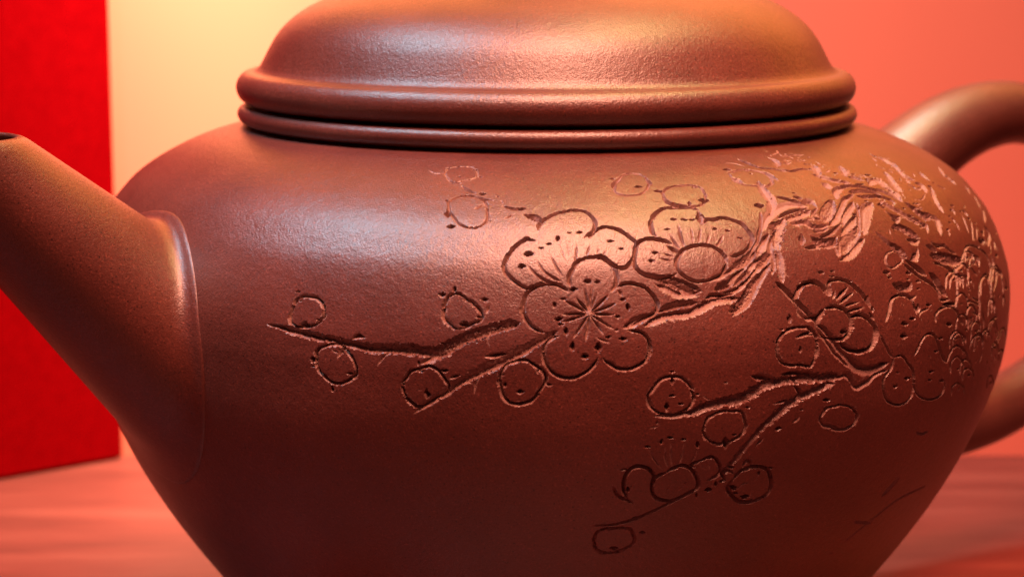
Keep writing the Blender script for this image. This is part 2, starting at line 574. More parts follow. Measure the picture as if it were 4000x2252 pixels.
for p in ((800, 620, 32, 18), (900, 622, 42, 18), (978, 620, 30, 16), (738, 715, 36, 22), (1190, 710, 36, 22), (1310, 725, 26, 18),
          (1425, 800, 30, 20), (625, 932, 34, 20), (592, 1010, 40, 28)):
    D.pit(*p)
for ln, h in ((((755, 750), (810, 840), (865, 905)), [5, 13, 10]), (((840, 670), (870, 780), (900, 885)), [6, 13, 10]), (((962, 685), (985, 850)), [5, 8]),
              (((1060, 690), (1036, 850)), [6, 10]), (((1142, 760), (1115, 850)), [6, 10]), (((1272, 768), (1235, 830), (1195, 888)), [5, 11, 10]),
              (((690, 938), (800, 972)), [8, 14]), (((650, 985), (790, 1012)), [8, 13]), (((725, 862), (800, 905), (870, 945)), [8, 20, 12]),
              (((1210, 900), (1300, 985)), [16, 10])):
    D.s(list(ln), h, jag=0.15)

# two small buds above it
bud(D, [(225, 290), (300, 215), (400, 188), (520, 212), (560, 290), (500, 372), (420, 390), (330, 392), (245, 360)],
    11, [(222, 238, 36, 12), (462, 312, 48, 22), (390, 192, 20, 8)], deep=0.7)
D.s([(245, 350), (235, 290), (300, 240)], [12, 22, 10], a=0.7)
D.s([(545, 240), (590, 290)], [22, 22], a=0.6)
bud(D, [(690, 372), (740, 322), (850, 300), (980, 300), (1060, 322), (1108, 400), (1085, 460), (1020, 492), (920, 502), (820, 500), (735, 450)],
    12, [(1002, 315, 46, 20), (1085, 440, 54, 44), (655, 352, 42, 20), (945, 470, 18, 30)], deep=0.7)
D.s([(690, 400), (750, 460), (850, 490), (960, 500)], [10, 24, 26, 12], a=0.5)

# the large open flower
fm = region('plum_blossom')
ctr = (1215, 540)
petal(C, [(1480, 300), (1535, 258), (1620, 252), (1720, 288), (1800, 350), (1852, 430), (1850, 505), (1780, 568), (1690, 612), (1600, 662)],
      [(1500, 640), ctr, (1420, 345)], fm, 19)
petal(C, [(1345, 965), (1400, 1010), (1500, 1058), (1600, 1068), (1700, 1022), (1770, 940), (1790, 850), (1760, 770), (1690, 712), (1580, 700)],
      [(1500, 650), ctr, (1290, 800)], fm, 19)
petal(C, [(920, 752), (845, 780), (793, 850), (782, 940), (812, 1030), (880, 1100), (980, 1142), (1080, 1140), (1170, 1100), (1240, 1040), (1290, 965)],
      [(1310, 850), ctr, (950, 745)], fm, 19)
petal(C, [(1020, 335), (940, 282), (860, 262), (780, 266), (690, 290), (622, 350), (590, 430), (580, 520), (620, 610), (700, 682), (790, 722)],
      [(880, 690), ctr], fm, 20)
petal(C, [(1045, 300), (1022, 200), (1060, 100), (1140, 32), (1250, 5), (1350, 32), (1430, 92), (1472, 180), (1462, 260), (1420, 335)],
      [ctr], fm, 18)
for e, h in (((1165, 290), 12), ((1238, 300), 10), ((1292, 330), 10), ((1400, 362), 14), ((1470, 442), 15), ((1450, 552), 15), ((1445, 690), 12),
             ((1345, 738), 13), ((1180, 800), 12), ((1062, 772), 13), ((950, 622), 15), ((955, 548), 14), ((975, 415), 15), ((1085, 392), 15)):
    C.s([ctr, ((ctr[0] + e[0]) / 2, (ctr[1] + e[1]) / 2), e], [12, h, h * 0.75], jag=0.15, reg=fm, depth=1.1)
for p in ((1195, 245, 32, 28), (1287, 245, 32, 20), (968, 405, 34, 20), (880, 458, 32, 34), (922, 590, 40, 40), (1000, 710, 36, 42), (1060, 850, 42, 44),
          (1170, 942, 32, 32), (1297, 862, 32, 70), (1395, 762, 32, 32), (1470, 702, 22, 20), (1532, 782, 36, 34), (1485, 572, 28, 25),
          (1572, 480, 46, 50), (1525, 410, 32, 24), (1060, 315, 48, 32), (935, 645, 36, 26)):
    C.pit(*p)
C.s([(1280, 770), (1400, 815)], [10, 14])
C.s([(1490, 325), (1520, 370)], [26, 20], a=0.5)

# branch running right from the large flower up into the trunk
br = region('branch')
F.s([(95, 670), (230, 605), (370, 545)], [34, 36, 30], a=0.5, jag=0.3, reg=br)
F.s([(400, 530), (520, 480), (660, 445), (785, 440)], [18, 30, 32, 18], a=-0.5, reg=br)
F.s([(290, 660), (420, 590), (560, 560), (700, 545), (830, 480), (960, 425), (1160, 400)], [30, 34, 36, 34, 40, 34, 30], a=0.75, depth=0.65, jag=0.35, reg=br)
F.s([(860, 402), (930, 375), (1040, 372), (1140, 350)], [20, 30, 20, 14], a=0.6, reg=br)
F.s([(945, 320), (1020, 280), (1110, 262)], [22, 38, 24], a=-0.7, depth=0.8, jag=0.12, reg=br)
F.s([(1000, 350), (1130, 330), (1240, 250), (1340, 140), (1450, 30)], [12, 20, 22, 26, 24], a=0.7, depth=0.6, jag=0.3, reg=br)
F.s([(1085, 530), (1180, 470), (1265, 360), (1320, 250), (1385, 150)], [24, 40, 44, 40, 20], a=-0.8, depth=0.7, jag=0.2, reg=br)
F.s([(1110, 570), (1220, 490), (1290, 390), (1350, 280), (1400, 180), (1480, 60)], [12, 18, 20, 20, 20, 20], a=0.6, depth=0.8, jag=0.4, reg=br)
D.s([(500, 1115), (640, 1165), (800, 1215), (940, 1275), (1060, 1295)], [10, 26, 44, 52, 22], a=-0.85, depth=0.75, jag=0.12, reg=br)
D.s([(620, 1230), (720, 1270), (840, 1330), (1040, 1340)], [14, 30, 34, 14], a=0.7, depth=0.45, jag=0.3, reg=br)
D.s([(1340, 1085), (1440, 1035), (1560, 950)], [20, 40, 34], a=-0.6, depth=0.5, jag=0.14, reg=br)
D.s([(1570, 1090), (1640, 1010), (1740, 920)], [18, 40, 24], a=-0.6, depth=0.5, jag=0.14, reg=br)
D.s([(1590, 960), (1640, 860), (1700, 760)], [20, 34, 20], a=0.6, depth=0.7, reg=br)
D.s([(1500, 1060), (1380, 1160), (1290, 1260)], [12, 26, 22], a=-0.5, depth=0.6, reg=br)
D.s([(1150, 1200), (1300, 1130), (1480, 1000), (1570, 880), (1610, 760), (1620, 560)], [10, 22, 24, 20, 12, 12], a=0.5, depth=0.5, jag=0.3, reg=br)

# trunk
tr = region('trunk')
E.s([(400, 370), (460, 470), (520, 570), (500, 680)], [36, 50, 44, 30], a=0.3, depth=0.4, jag=0.45, reg=tr)
E.pit(400, 585, 56, 44, depth=1.0, reg=tr)
E.s([(550, 505), (640, 520), (720, 540), (800, 565)], [14, 22, 22, 26], a=0.5, reg=tr)
E.pit(730, 470, 26, 14, reg=tr)
E.s([(735, 505), (800, 520)], [34, 28], a=0.6, reg=tr)
E.s([(800, 570), (880, 545), (940, 600)], [34, 36, 14], a=-0.4, depth=0.5, reg=tr)
E.s([(430, 830), (480, 700), (590, 610), (700, 578), (860, 600)], [10, 40, 44, 38, 10], a=0.2, depth=0.22, jag=0.1, reg=tr, power=1.4)
E.s([(575, 710), (640, 665), (720, 635), (860, 612)], [10, 16, 16, 10], reg=tr, depth=1.1)
E.s([(480, 700), (510, 655), (545, 615)], [8, 12, 6], reg=tr, depth=1.1)
E.s([(415, 655), (420, 770), (398, 860), (375, 980)], [12, 14, 18, 14], reg=tr, a=0.4)
E.s([(650, 720), (760, 690), (880, 640)], [30, 38, 30], a=0.6, depth=0.4, jag=0.45, reg=tr)
E.s([(700, 760), (820, 740), (930, 785), (1050, 775)], [24, 38, 30, 16], a=0.2, depth=0.45, jag=0.45, reg=tr)
E.s([(640, 710), (590, 790), (565, 900), (570, 1010)], [24, 40, 40, 24], a=-0.5, depth=0.4, jag=0.5, reg=tr)
E.s([(500, 800), (545, 770), (590, 740)], [40, 34, 12], a=-0.6, depth=0.55, jag=0.1, reg=tr)
E.s([(515, 880), (505, 1000), (540, 1120), (520, 1230)], [26, 30, 34, 20], a=0.5, depth=0.55, jag=0.2, reg=tr)
E.s([(560, 980), (590, 1080), (600, 1200), (620, 1310)], [18, 30, 34, 18], a=-0.4, depth=0.5, jag=0.5, reg=tr)
E.s([(398, 1050), (440, 940), (492, 855)], [22, 36, 18], a=0.6, depth=0.6, jag=0.2, reg=tr)
E.s([(280, 1240), (350, 1150), (430, 1080)], [20, 36, 22], a=0.6, depth=0.6, reg=tr)
E.s([(160, 1185), (260, 1110), (372, 1005)], [14, 40, 26], a=-0.7, depth=0.6, jag=0.12, reg=tr)
E.s([(370, 1185), (440, 1115), (515, 1020)], [14, 40, 22], a=-0.7, depth=0.6, jag=0.12, reg=tr)
E.s([(160, 1350), (260, 1240), (340, 1180)], [22, 30, 18], a=-0.6, depth=0.6, reg=tr)
E.s([(330, 1440), (390, 1320), (470, 1150)], [16, 24, 18], a=0.4, depth=0.7, jag=0.4, reg=tr)

# root cluster of cut leaves and broken bark, upper right


def leaf(T, pts, hw, **kw):
    r = region('leaf')
    kw.setdefault('depth', 0.6)
    T.s(pts, hw, reg=r, **kw)


leaf(E, [(1000, 735), (1045, 650), (1095, 540)], [30, 60, 32], a=-0.7, depth=0.45, jag=0.12)
leaf(E, [(920, 705), (990, 720)], [20, 16], a=0.3)
leaf(E, [(1060, 780), (1140, 700), (1185, 590), (1215, 520), (1290, 482)], [16, 34, 26, 26, 18], a=0.7, jag=0.2)
leaf(E, [(1130, 520), (1130, 450), (1190, 410), (1330, 405), (1480, 435), (1620, 475), (1740, 545)], [30, 36, 24, 20, 22, 26, 16], a=0.6, depth=0.5, jag=0.3)
leaf(E, [(1240, 460), (1340, 445), (1480, 462), (1560, 490)], [20, 26, 18, 8], a=-0.7, depth=0.6)
leaf(E, [(1320, 500), (1430, 502), (1560, 505), (1690, 560)], [18, 26, 22, 14], a=0.7, depth=0.55, jag=0.3)
leaf(E, [(1190, 790), (1215, 690), (1270, 600), (1290, 550)], [14, 32, 30, 16], a=0.7)
leaf(E, [(1175, 875), (1240, 800), (1320, 690)], [18, 42, 24], a=0.6, depth=0.55, jag=0.25)
leaf(E, [(1390, 860), (1400, 740), (1410, 640), (1470, 560)], [28, 42, 60, 22], a=0.6, depth=0.42, jag=0.25)
leaf(E, [(1160, 1108), (1250, 1060), (1330, 975), (1392, 895)], [14, 34, 34, 18], a=0.5, depth=0.55, jag=0.3)
leaf(E, [(1180, 1035), (1230, 940), (1340, 810)], [30, 64, 34], a=-0.6, depth=0.4, jag=0.1)
leaf(E, [(1330, 850), (1345, 700), (1320, 560)], [20, 22, 14], a=-0.5, depth=0.5)
leaf(E, [(800, 950), (800, 860)], [34, 22], a=-0.3, depth=0.9)
leaf(E, [(890, 880), (960, 930), (1090, 930), (1130, 880)], [22, 42, 38, 16], a=-0.6, depth=0.7, jag=0.2)
leaf(E, [(910, 840), (960, 815), (1050, 800)], [14, 34, 14], a=-0.4, depth=0.5)
leaf(E, [(960, 890), (1050, 855), (1170, 765)], [10, 22, 16], a=0.6, depth=0.7)
leaf(E, [(820, 985), (980, 975), (1150, 965)], [14, 22, 14], a=0.4, depth=0.6, jag=0.4)
leaf(E, [(1165, 900), (1160, 1060)], [12, 16], a=0.3)
leaf(E, [(1120, 1000), (1150, 1070)], [26, 10], a=-0.3, depth=0.4)
leaf(E, [(950, 610), (905, 650), (890, 700)], [16, 16, 10], a=0.4, depth=0.6)
bud(E, [(110, 285), (180, 258), (280, 250), (400, 268), (500, 320), (528, 372), (480, 402), (380, 402), (280, 390), (175, 355)],
    13, [(100, 250, 42, 24), (280, 262, 26, 14), (322, 286, 24, 12), (390, 372, 20, 32)], deep=0.6)
rb = region('branch')
E.s([(150, 325), (240, 370)], [34, 30], a=0.6, depth=0.4, reg=rb)
E.s([(430, 262), (500, 300), (580, 352)], [20, 24, 12], a=0.6, depth=0.5, reg=rb)
E.s([(60, 185), (160, 190), (260, 215)], [4, 6, 8], reg=rb)
E.s([(200, 150), (290, 185), (400, 228), (540, 242), (665, 268)], [16, 20, 16, 14, 10], a=0.6, jag=0.35, reg=rb)
E.s([(480, 130), (560, 170), (570, 225)], [12, 26, 16], a=0.5, depth=0.5, jag=0.4, reg=rb)
E.s([(600, 238), (700, 262), (800, 240), (890, 252)], [16, 18, 14, 14], a=0.4, jag=0.4, reg=rb)
E.s([(620, 125), (720, 112), (830, 110)], [16, 16, 10], a=0.3, depth=0.4, jag=0.5, reg=rb)
E.s([(620, 190), (700, 185)], 16, depth=0.4, jag=0.5, reg=rb)
for p in ((870, 130, 20, 16), (840, 198, 32, 18), (885, 240, 26, 16), (1120, 280, 24, 22), (1280, 290, 30, 12), (1110, 340, 28, 12), (1425, 298, 50, 20),
          (1420, 345, 20, 20), (1350, 385, 56, 16), (1600, 415, 52, 14), (1210, 575, 30, 10), (1410, 546, 30, 10), (1345, 605, 20, 26), (1540, 578, 36, 16), (1572, 602, 24, 12),
          (1300, 670, 24, 24)):
    E.pit(*p, reg=rb)
E.s([(920, 205), (945, 260), (965, 300)], [26, 40, 26], a=0.4, depth=0.35, jag=0.4, reg=rb)
E.s([(900, 290), (1000, 320), (1120, 350), (1250, 372)], [24, 36, 34, 26], a=0.6, depth=0.4, jag=0.45, reg=rb)
E.s([(1165, 215), (1195, 260), (1215, 310)], [16, 36, 22], a=0.4, depth=0.4, jag=0.4, reg=rb)
E.s([(1240, 318), (1310, 325), (1390, 350)], [26, 34, 18], a=0.4, depth=0.4, jag=0.5, reg=rb)
E.s([(990, 375), (1040, 400), (1070, 430)], [20, 36, 16], a=-0.3, depth=0.5, jag=0.3, reg=rb)
E.s([(1090, 470), (1140, 440), (1180, 400)], [26, 30, 20], a=0.5, depth=0.4, jag=0.4, reg=rb)
E.s([(1440, 395), (1490, 345), (1560, 380), (1600, 430)], [24, 50, 40, 24], a=0.5, depth=0.35, jag=0.4, reg=rb)
E.s([(1590, 270), (1640, 340), (1690, 410), (1750, 455)], [22, 34, 34, 16], a=0.6, depth=0.4, jag=0.35, reg=rb)
E.s([(1655, 180), (1740, 280), (1800, 320), (1870, 345)], [18, 26, 26, 12], a=0.6, depth=0.45, jag=0.3, reg=rb)
E.s([(1440, 98), (1520, 135), (1580, 155), (1660, 212)], [10, 18, 24, 12], a=0.5, depth=0.5, jag=0.35, reg=rb)
E.s([(1620, 430), (1680, 480), (1750, 548)], [26, 36, 16], a=0.6, depth=0.4, jag=0.3, reg=rb)
E.s([(1540, 545), (1620, 590), (1740, 660), (1900, 760)], [14, 22, 30, 26], a=0.5, depth=0.4, jag=0.5, reg=rb)
E.s([(1600, 645), (1680, 695), (1735, 690)], [12, 20, 10], a=-0.4, depth=0.7, reg=rb)
E.s([(1640, 700), (1690, 735), (1735, 700)], [10, 22, 10], a=0.5, depth=0.6, reg=rb)

# right-hand face: gouged leaves, twigs and further flowers, seen more and more edge on
leaf(K, [(425, 610), (540, 690), (660, 780), (780, 775)], [16, 42, 66, 26], a=-0.8, depth=0.6, jag=0.18)
leaf(K, [(260, 935), (360, 925), (480, 985), (620, 1060)], [20, 46, 62, 24], a=-0.85, depth=0.6, jag=0.12)
leaf(K, [(240, 960), (255, 1020)], [14, 10], a=0.3)
leaf(K, [(450, 1075), (540, 1110), (620, 1090)], [16, 46, 20], a=0.5, depth=0.5)
leaf(K, [(740, 1275), (880, 1300), (1040, 1340), (1180, 1338)], [22, 64, 74, 16], a=-0.85, depth=0.55, jag=0.12)
leaf(K, [(690, 1150), (780, 1190), (850, 1240)], [16, 36, 18], a=-0.6, depth=0.6)
leaf(K, [(620, 230), (680, 290), (745, 335)], [14, 28, 12], a=0.5, depth=0.5)
leaf(K, [(855, 165), (930, 270), (1000, 320), (1075, 385)], [16, 34, 34, 12], a=0.5, depth=0.45, jag=0.3)
leaf(K, [(1170, 380), (1220, 440), (1255, 510)], [12, 24, 14], a=0.4, depth=0.5)
leaf(K, [(1300, 520), (1350, 610), (1380, 690)], [12, 22, 14], a=0.4, depth=0.5)
rt = region('twig')
K.s([(34, 965), (130, 1040), (230, 1130), (320, 1190), (430, 1270)], [6, 20, 30, 50, 70], a=-0.7, depth=0.6, jag=0.1, reg=rt)
K.s([(500, 1340), (580, 1290), (600, 1190)], [30, 34, 16], a=-0.3, depth=0.5, reg=rt)
X.s([(430, 40), (530, 110), (620, 180), (700, 240)], [16, 30, 40, 26], a=0.7, depth=0.8, jag=0.12, reg=rt)
X.s([(740, 210), (820, 300), (880, 400), (960, 500)], [26, 46, 46, 34], a=0.7, depth=0.8, jag=0.12, reg=rt)
X.s([(420, 100), (520, 180), (640, 270), (760, 340), (860, 460), (890, 545), (1000, 545)], [22, 26, 26, 20, 20, 20, 14], a=0.5, depth=0.7, jag=0.35, reg=rt)
X.s([(900, 612), (980, 600), (1075, 600)], [16, 24, 28], a=0.5, depth=1.0, reg=rt)
X.s([(790, 80), (930, 110), (1030, 190), (1100, 150), (1180, 80)], [16, 28, 24, 20, 14], a=0.5, depth=0.7, jag=0.25, reg=rt)
X.s([(1085, 130), (1090, 300), (1085, 480)], [16, 16, 10], a=0.3, depth=0.8, jag=0.3, reg=rt)
K.s([(760, 1120), (850, 1160), (920, 1150), (1000, 1220), (1090, 1265)], [18, 26, 24, 18, 12], a=0.4, depth=0.6, jag=0.35, reg=rt)
K.s([(770, 430), (800, 540), (850, 640), (915, 735)], [24, 36, 36, 24], a=0.5, depth=0.5, jag=0.3, reg=rt)
K.s([(730, 800), (830, 830), (860, 930), (890, 1030)], [22, 40, 36, 14], a=0.5, depth=0.5, jag=0.3, reg=rt)
K.s([(620, 935), (700, 900), (720, 1000)], [14, 22, 12], a=0.3, depth=0.6, reg=rt)
K.s([(450, 760), (600, 850), (720, 910)], [24, 34, 18], a=0.5, depth=0.4, jag=0.5, reg=rt)
K.s([(540, 250), (560, 290)], 18, depth=0.4, reg=rt)
K.s([(560, 370), (650, 400), (700, 490)], [22, 26, 22], a=0.4, depth=0.5, jag=0.4, reg=rt)
K.s([(560, 450), (640, 450)], [14, 14], depth=0.5, reg=rt)
K.s([(690, 510), (650, 575), (560, 580)], [9, 9, 5], reg=rt)
for p in ((745, 412, 30, 18), (797, 368, 26, 16), (205, 428, 50, 16), (550, 628, 26, 16), (125, 35, 18, 16), (140, 640, 40, 26), (425, 690, 20, 16), (575, 850, 44, 26)):
    K.pit(*p, reg=rt)
K.s([(838, 398), (940, 440)], [16, 12], reg=rt)
K.s([(110, 165), (190, 195)], [14, 8], reg=rt)
K.s([(590, 690), (660, 700)], [18, 14], a=0.4, reg=rt)
# bud left of the twig and the dotted hollow under it
bud(X, [(190, 90), (185, 10), (230, -50), (320, -60), (390, -10), (400, 60), (330, 120), (240, 150)], 15, [(435, 5, 46, 24), (560, 20, 46, 60)], deep=0.6)
X.s([(270, 345), (370, 385), (480, 380), (520, 330)], [20, 52, 50, 18], a=-0.8, depth=0.7, jag=0.1)
for p in ((205, 200, 52, 28), (485, 215, 52, 34), (480, 290, 40, 22), (245, 265, 44, 18), (600, 320, 28, 22), (705, 325, 24, 14), (605, 410, 26, 22)):
    X.pit(*p)
X.s([(330, 465), (430, 475), (520, 525), (580, 500)], [8, 15, 22, 16])

# flower to the right of the trunk
fr = region('plum_blossom')
petal(O, [(2066, 795), (2030, 800), (2008, 775), (2003, 742), (2012, 720), (2040, 710), (2068, 718), (2085, 742)], [(2078, 772)], fr, 6.5)
petal(O, [(2090, 742), (2086, 712), (2118, 702), (2160, 728), (2192, 775)], [(2180, 798), (2140, 790), (2110, 768), (2085, 770)], fr, 5)
petal(O, [(2142, 798), (2165, 792), (2190, 805), (2205, 840), (2198, 865), (2175, 884), (2140, 880), (2112, 862)], [(2130, 845), (2142, 820)], fr, 6.5)
petal(O, [(2075, 775), (2110, 770), (2138, 795), (2142, 828), (2125, 852), (2085, 850), (2060, 830), (2058, 800)], (), fr, 5.5, closed=True)
for ln, h in ((((160, 415), (215, 350), (275, 290)), [12, 18, 8]), (((190, 450), (250, 400), (325, 340)), [10, 16, 8]), (((230, 490), (290, 455), (380, 435)), [10, 14, 6]),
              (((255, 535), (330, 505), (430, 482)), [14, 14, 8]), (((130, 400), (150, 330)), [16, 12])):
    G.s(list(ln), h, depth=1.1, jag=0.15)
for p in ((125, 140, 24, 24), (15, 150, 34, 22), (225, 222, 26, 22), (280, 238, 30, 22), (352, 292, 26, 18), (462, 412, 24, 48), (500, 500, 26, 24), (235, 715, 44, 30), (290, 640, 18, 36)):
    G.pit(*p)
G.s([(100, 190), (150, 195)], 18, a=0.4)
G.s([(480, 540), (520, 600)], [24, 12], a=0.4)
# bud under it
bud(F, [(1540, 880), (1562, 780), (1620, 705), (1700, 672), (1800, 670), (1882, 720), (1912, 800), (1918, 900), (1880, 995), (1815, 1038), (1700, 1028), (1602, 1008), (1550, 950)],
    17, [(1655, 590, 42, 40), (1580, 690, 36, 20), (1755, 880, 24, 44), (1850, 745, 70, 20)])
F.s([(1710, 770), (1800, 740), (1890, 712)], [14, 20, 18], a=0.5)
# long twig sweeping down and back
t5 = region('twig')
F.s([(1525, 245), (1620, 335), (1730, 445), (1850, 560), (1940, 640)], [22, 28, 28, 24, 24], a=0.6, depth=0.85, jag=0.12, reg=t5)
G.s([(-10, 640), (80, 740), (160, 850), (260, 965), (370, 1060), (470, 1075), (560, 1050), (660, 1000)], [26, 30, 36, 44, 46, 44, 38, 12], a=0.7, depth=0.75, jag=0.2, reg=t5)
G.s([(0, 760), (70, 790), (140, 900), (220, 990), (300, 1060)], [16, 22, 22, 22, 14], a=0.4, depth=0.6, jag=0.4, reg=t5)
Q.s([(1930, 215), (1750, 228), (1550, 240), (1350, 265), (1190, 315), (1050, 400), (950, 440), (850, 450), (700, 490), (580, 540), (480, 575), (330, 595), (180, 590)],
    [38, 38, 36, 38, 44, 52, 50, 42, 36, 30, 26, 18, 14], a=-0.75, depth=0.6, jag=0.35, reg=t5)
Q.s([(1095, 212), (1200, 225), (1340, 245)], [14, 34, 18], a=-0.4, reg=t5)
Q.s([(1375, 200), (1550, 185), (1720, 200)], [12, 28, 16], a=-0.4, reg=t5)
G.s([(140, 1160), (270, 1120), (350, 1230), (450, 1180), (540, 1120), (650, 1070)], [20, 30, 34, 30, 24, 14], a=-0.3, depth=0.5, jag=0.4, reg=t5)
t6 = region('twig')
Q.s([(1880, 280), (1740, 330), (1600, 400), (1450, 480), (1350, 570), (1250, 655), (1150, 760), (1075, 840), (1000, 940), (900, 1050), (810, 1130)],
    [28, 36, 34, 36, 34, 30, 30, 24, 28, 26, 20], a=-0.6, depth=0.55, jag=0.4, reg=t6)
Q.s([(1300, 475), (1420, 450), (1530, 420)], [8, 14, 10], reg=t6)
Hh.s([(1170, 680), (1090, 725), (1000, 768), (860, 840), (720, 905), (600, 955), (430, 995), (230, 1002)], [16, 15, 14, 12, 12, 14, 10, 6], depth=0.9, reg=t6)
bud(Q, [(330, 212), (430, 218), (515, 300), (550, 380), (560, 440), (500, 512), (420, 560), (330, 580), (220, 560), (150, 492), (128, 400), (170, 320), (240, 250)],
    17, [(350, 170, 36, 20), (590, 382, 26, 20), (300, 505, 30, 44), (350, 260, 22, 44), (350, 400, 30, 22), (430, 480, 34, 22)], deep=0.7)
bud(Q, [(690, 602), (780, 562), (900, 540), (1000, 560), (1030, 620), (1042, 700), (1000, 780), (900, 832), (800, 858), (705, 830), (655, 750), (655, 670)],
    16, [(855, 830, 34, 60), (1060, 510, 32, 20), (940, 760, 32, 22)], deep=0.7)
bud(Q, [(1790, 520), (1900, 492), (2020, 500), (2090, 560), (2080, 650), (2000, 702), (1900, 712), (1800, 680), (1745, 620)], 17, [(1810, 440, 40, 30)], deep=0.55)
Q.s([(1500, 640), (1550, 600)], [34, 20], a=0.2, depth=0.3, jag=0.5)
for p in ((860, 272, 28, 22), (1530, 285, 32, 26), (1385, 530, 44, 16), (1180, 720, 30, 14), (210, 655, 16, 10), (1570, 530, 22, 14), (1350, 710, 36, 24)):
    Q.pit(*p)
Q.s([(150, 705), (230, 680)], [12, 7])

# lowest flower, shallow
fl = region('plum_blossom')
petal(Hh, [(1150, 500), (1110, 480), (1200, 432), (1300, 410), (1352, 460), (1372, 520), (1335, 570), (1250, 612)], [(1180, 610)], fl, 15, 0.95)
petal(Hh, [(560, 770), (522, 700), (522, 620), (545, 558), (602, 508), (680, 492), (750, 520), (785, 590), (765, 680)], [(750, 760), (650, 785)], fl, 18, 0.95)
petal(Hh, [(900, 540), (960, 502), (1050, 487), (1130, 530), (1170, 610), (1162, 680), (1080, 730), (980, 780), (870, 786), (792, 750), (775, 670), (800, 590)], (), fl, 17, 0.95, closed=True)
petal(Hh, [(1480, 600), (1560, 522), (1680, 492), (1770, 512), (1810, 590), (1800, 680), (1730, 760), (1620, 800), (1520, 790), (1450, 730), (1442, 650)], (), fl, 18, 0.85, closed=True)
Hh.s([(480, 520), (600, 508)], [14, 8])
Hh.s([(430, 650), (470, 740), (620, 815)], [8, 16, 12], a=-0.3)
for p in ((735, 322, 24, 16), (855, 275, 24, 22), (930, 238, 34, 20), (1045, 255, 26, 18), (1170, 300, 26, 44), (1262, 690, 46, 38), (1478, 668, 38, 30), (1580, 745, 46, 24),
          (1462, 502, 32, 20), (1410, 300, 26, 50), (815, 110, 16, 12), (1800, 500, 40, 18), (1160, 735, 20, 24)):
    Hh.pit(*p, depth=1.0)
Hh.s([(885, 330), (890, 420), (908, 505)], [6, 8, 6])
for ln in (((745, 350), (790, 430), (860, 515)), ((935, 290), (935, 390), (945, 490)), ((1045, 300), (1030, 400), (1010, 480)), ((1165, 350), (1130, 430), (1090, 485))):
    Hh.s(list(ln), [5, 7, 6])
for ln in (((1180, 470), (1240, 520)), ((1260, 440), (1270, 520)), ((560, 700), (620, 640)), ((1500, 700), (1560, 640), (1640, 620)), ((1620, 760), (1640, 690)), ((1700, 560), (1660, 620)),
           ((1000, 700), (1060, 640)), ((880, 720), (940, 650))):
    Hh.s(list(ln), 7, depth=0.8)
for p in ((560, 690, 20, 26), (1500, 715, 30, 20), (1700, 545, 24, 20), (1640, 780, 26, 18), (1065, 630, 20, 16), (1275, 425, 18, 14), (1380, 620, 26, 30), (1330, 640, 20, 20)):
    Hh.pit(*p, depth=0.9)
Hh.s([(1420, 620), (1380, 560), (1440, 530), (1490, 560)], [12, 18, 16, 10], a=0.4, depth=0.8)
Hh.s([(1560, 500), (1600, 430), (1640, 500)], [20, 24, 16], a=0.4, depth=0.4, jag=0.4)
Q.s([(700, 440), (640, 400)], [12, 6])
Q.s([(1500, 300), (1560, 380), (1500, 410)], [16, 22, 10], a=0.4, depth=0.7)
Q.s([(1150, 870), (1210, 800)], [26, 18], a=0.4, depth=0.5, jag=0.5)
bud(Hh, [(262, 1130), (300, 1060), (420, 1030), (558, 1022), (612, 1100), (592, 1170), (500, 1222), (380, 1242), (290, 1210)],
    16, [(270, 1175, 24, 50), (440, 1195, 64, 20), (690, 1062, 36, 22), (625, 935, 40, 18)], deep=0.6)

# crowded flowers at the right edge
fx = region('plum_blossom')
petal(X, [(190, 830), (230, 700), (260, 560), (330, 500), (430, 495), (520, 540), (560, 640), (580, 720)], [(560, 860), (430, 900), (260, 860)], fx, 20)
petal(X, [(620, 760), (640, 700), (740, 660)], [(800, 700), (820, 880), (700, 930), (640, 880)], fx, 16)
petal(X, [(830, 830), (825, 730), (890, 655), (990, 630), (1080, 670), (1130, 770), (1170, 860)], [(1120, 960), (950, 980), (860, 930)], fx, 20)
petal(X, [(120, 980), (170, 1080), (230, 1200), (290, 1290)], [(420, 1220), (480, 1050), (380, 930)], fx, 14)
fy = region('plum_blossom')
petal(X, [(560, 1250), (620, 1120), (670, 1020), (740, 975), (820, 1010), (850, 1100), (900, 1230), (965, 1340)], [(800, 1380), (600, 1330)], fy, 18)
petal(X, [(965, 1340), (1010, 1210), (1100, 1125), (1190, 1190), (1240, 1330)], [(1150, 1400), (1000, 1420)], fy, 17)
petal(G, [(705, 955), (690, 1050), (625, 1130), (602, 1230), (640, 1350), (700, 1398), (800, 1390), (870, 1322), (892, 1240), (890, 1090), (835, 1000), (780, 935)], (), fy, 13, closed=True)
petal(G, [(895, 1190), (920, 1280), (980, 1338), (1080, 1345), (1165, 1290), (1185, 1180)], [(1100, 1120), (980, 1080)], fy, 13, 0.7)
for p in ((635, 152, 40, 20), (1035, 458, 36, 22), (935, 490, 36, 34), (880, 592, 38, 24), (805, 640, 36, 22), (800, 752, 40, 34), (1228, 645, 48, 22),
          (1150, 772, 36, 18), (1105, 895, 34, 20), (740, 1100, 24, 14), (835, 1150, 36, 22), (720, 1225, 32, 14), (1045, 1165, 36, 22), (1060, 1085, 34, 18), (1160, 1175, 30, 18)):
    G.pit(*p)
for x, y in ((1030, 655), (1020, 712), (1000, 790), (1000, 868), (975, 952), (1140, 728), (1185, 665), (1240, 818), (1322, 878), (1405, 990)):
    K.pit(x, y, 26, 18)
K.pit(1400, 1100, 50, 46)
for ln, h in ((((1150, 770), (1200, 890), (1240, 1000)), 11), (((1270, 850), (1285, 970), (1290, 1090)), 13), (((1335, 920), (1340, 1080)), 12), (((1080, 860), (1120, 960)), 10)):
    K.s(list(ln), h)
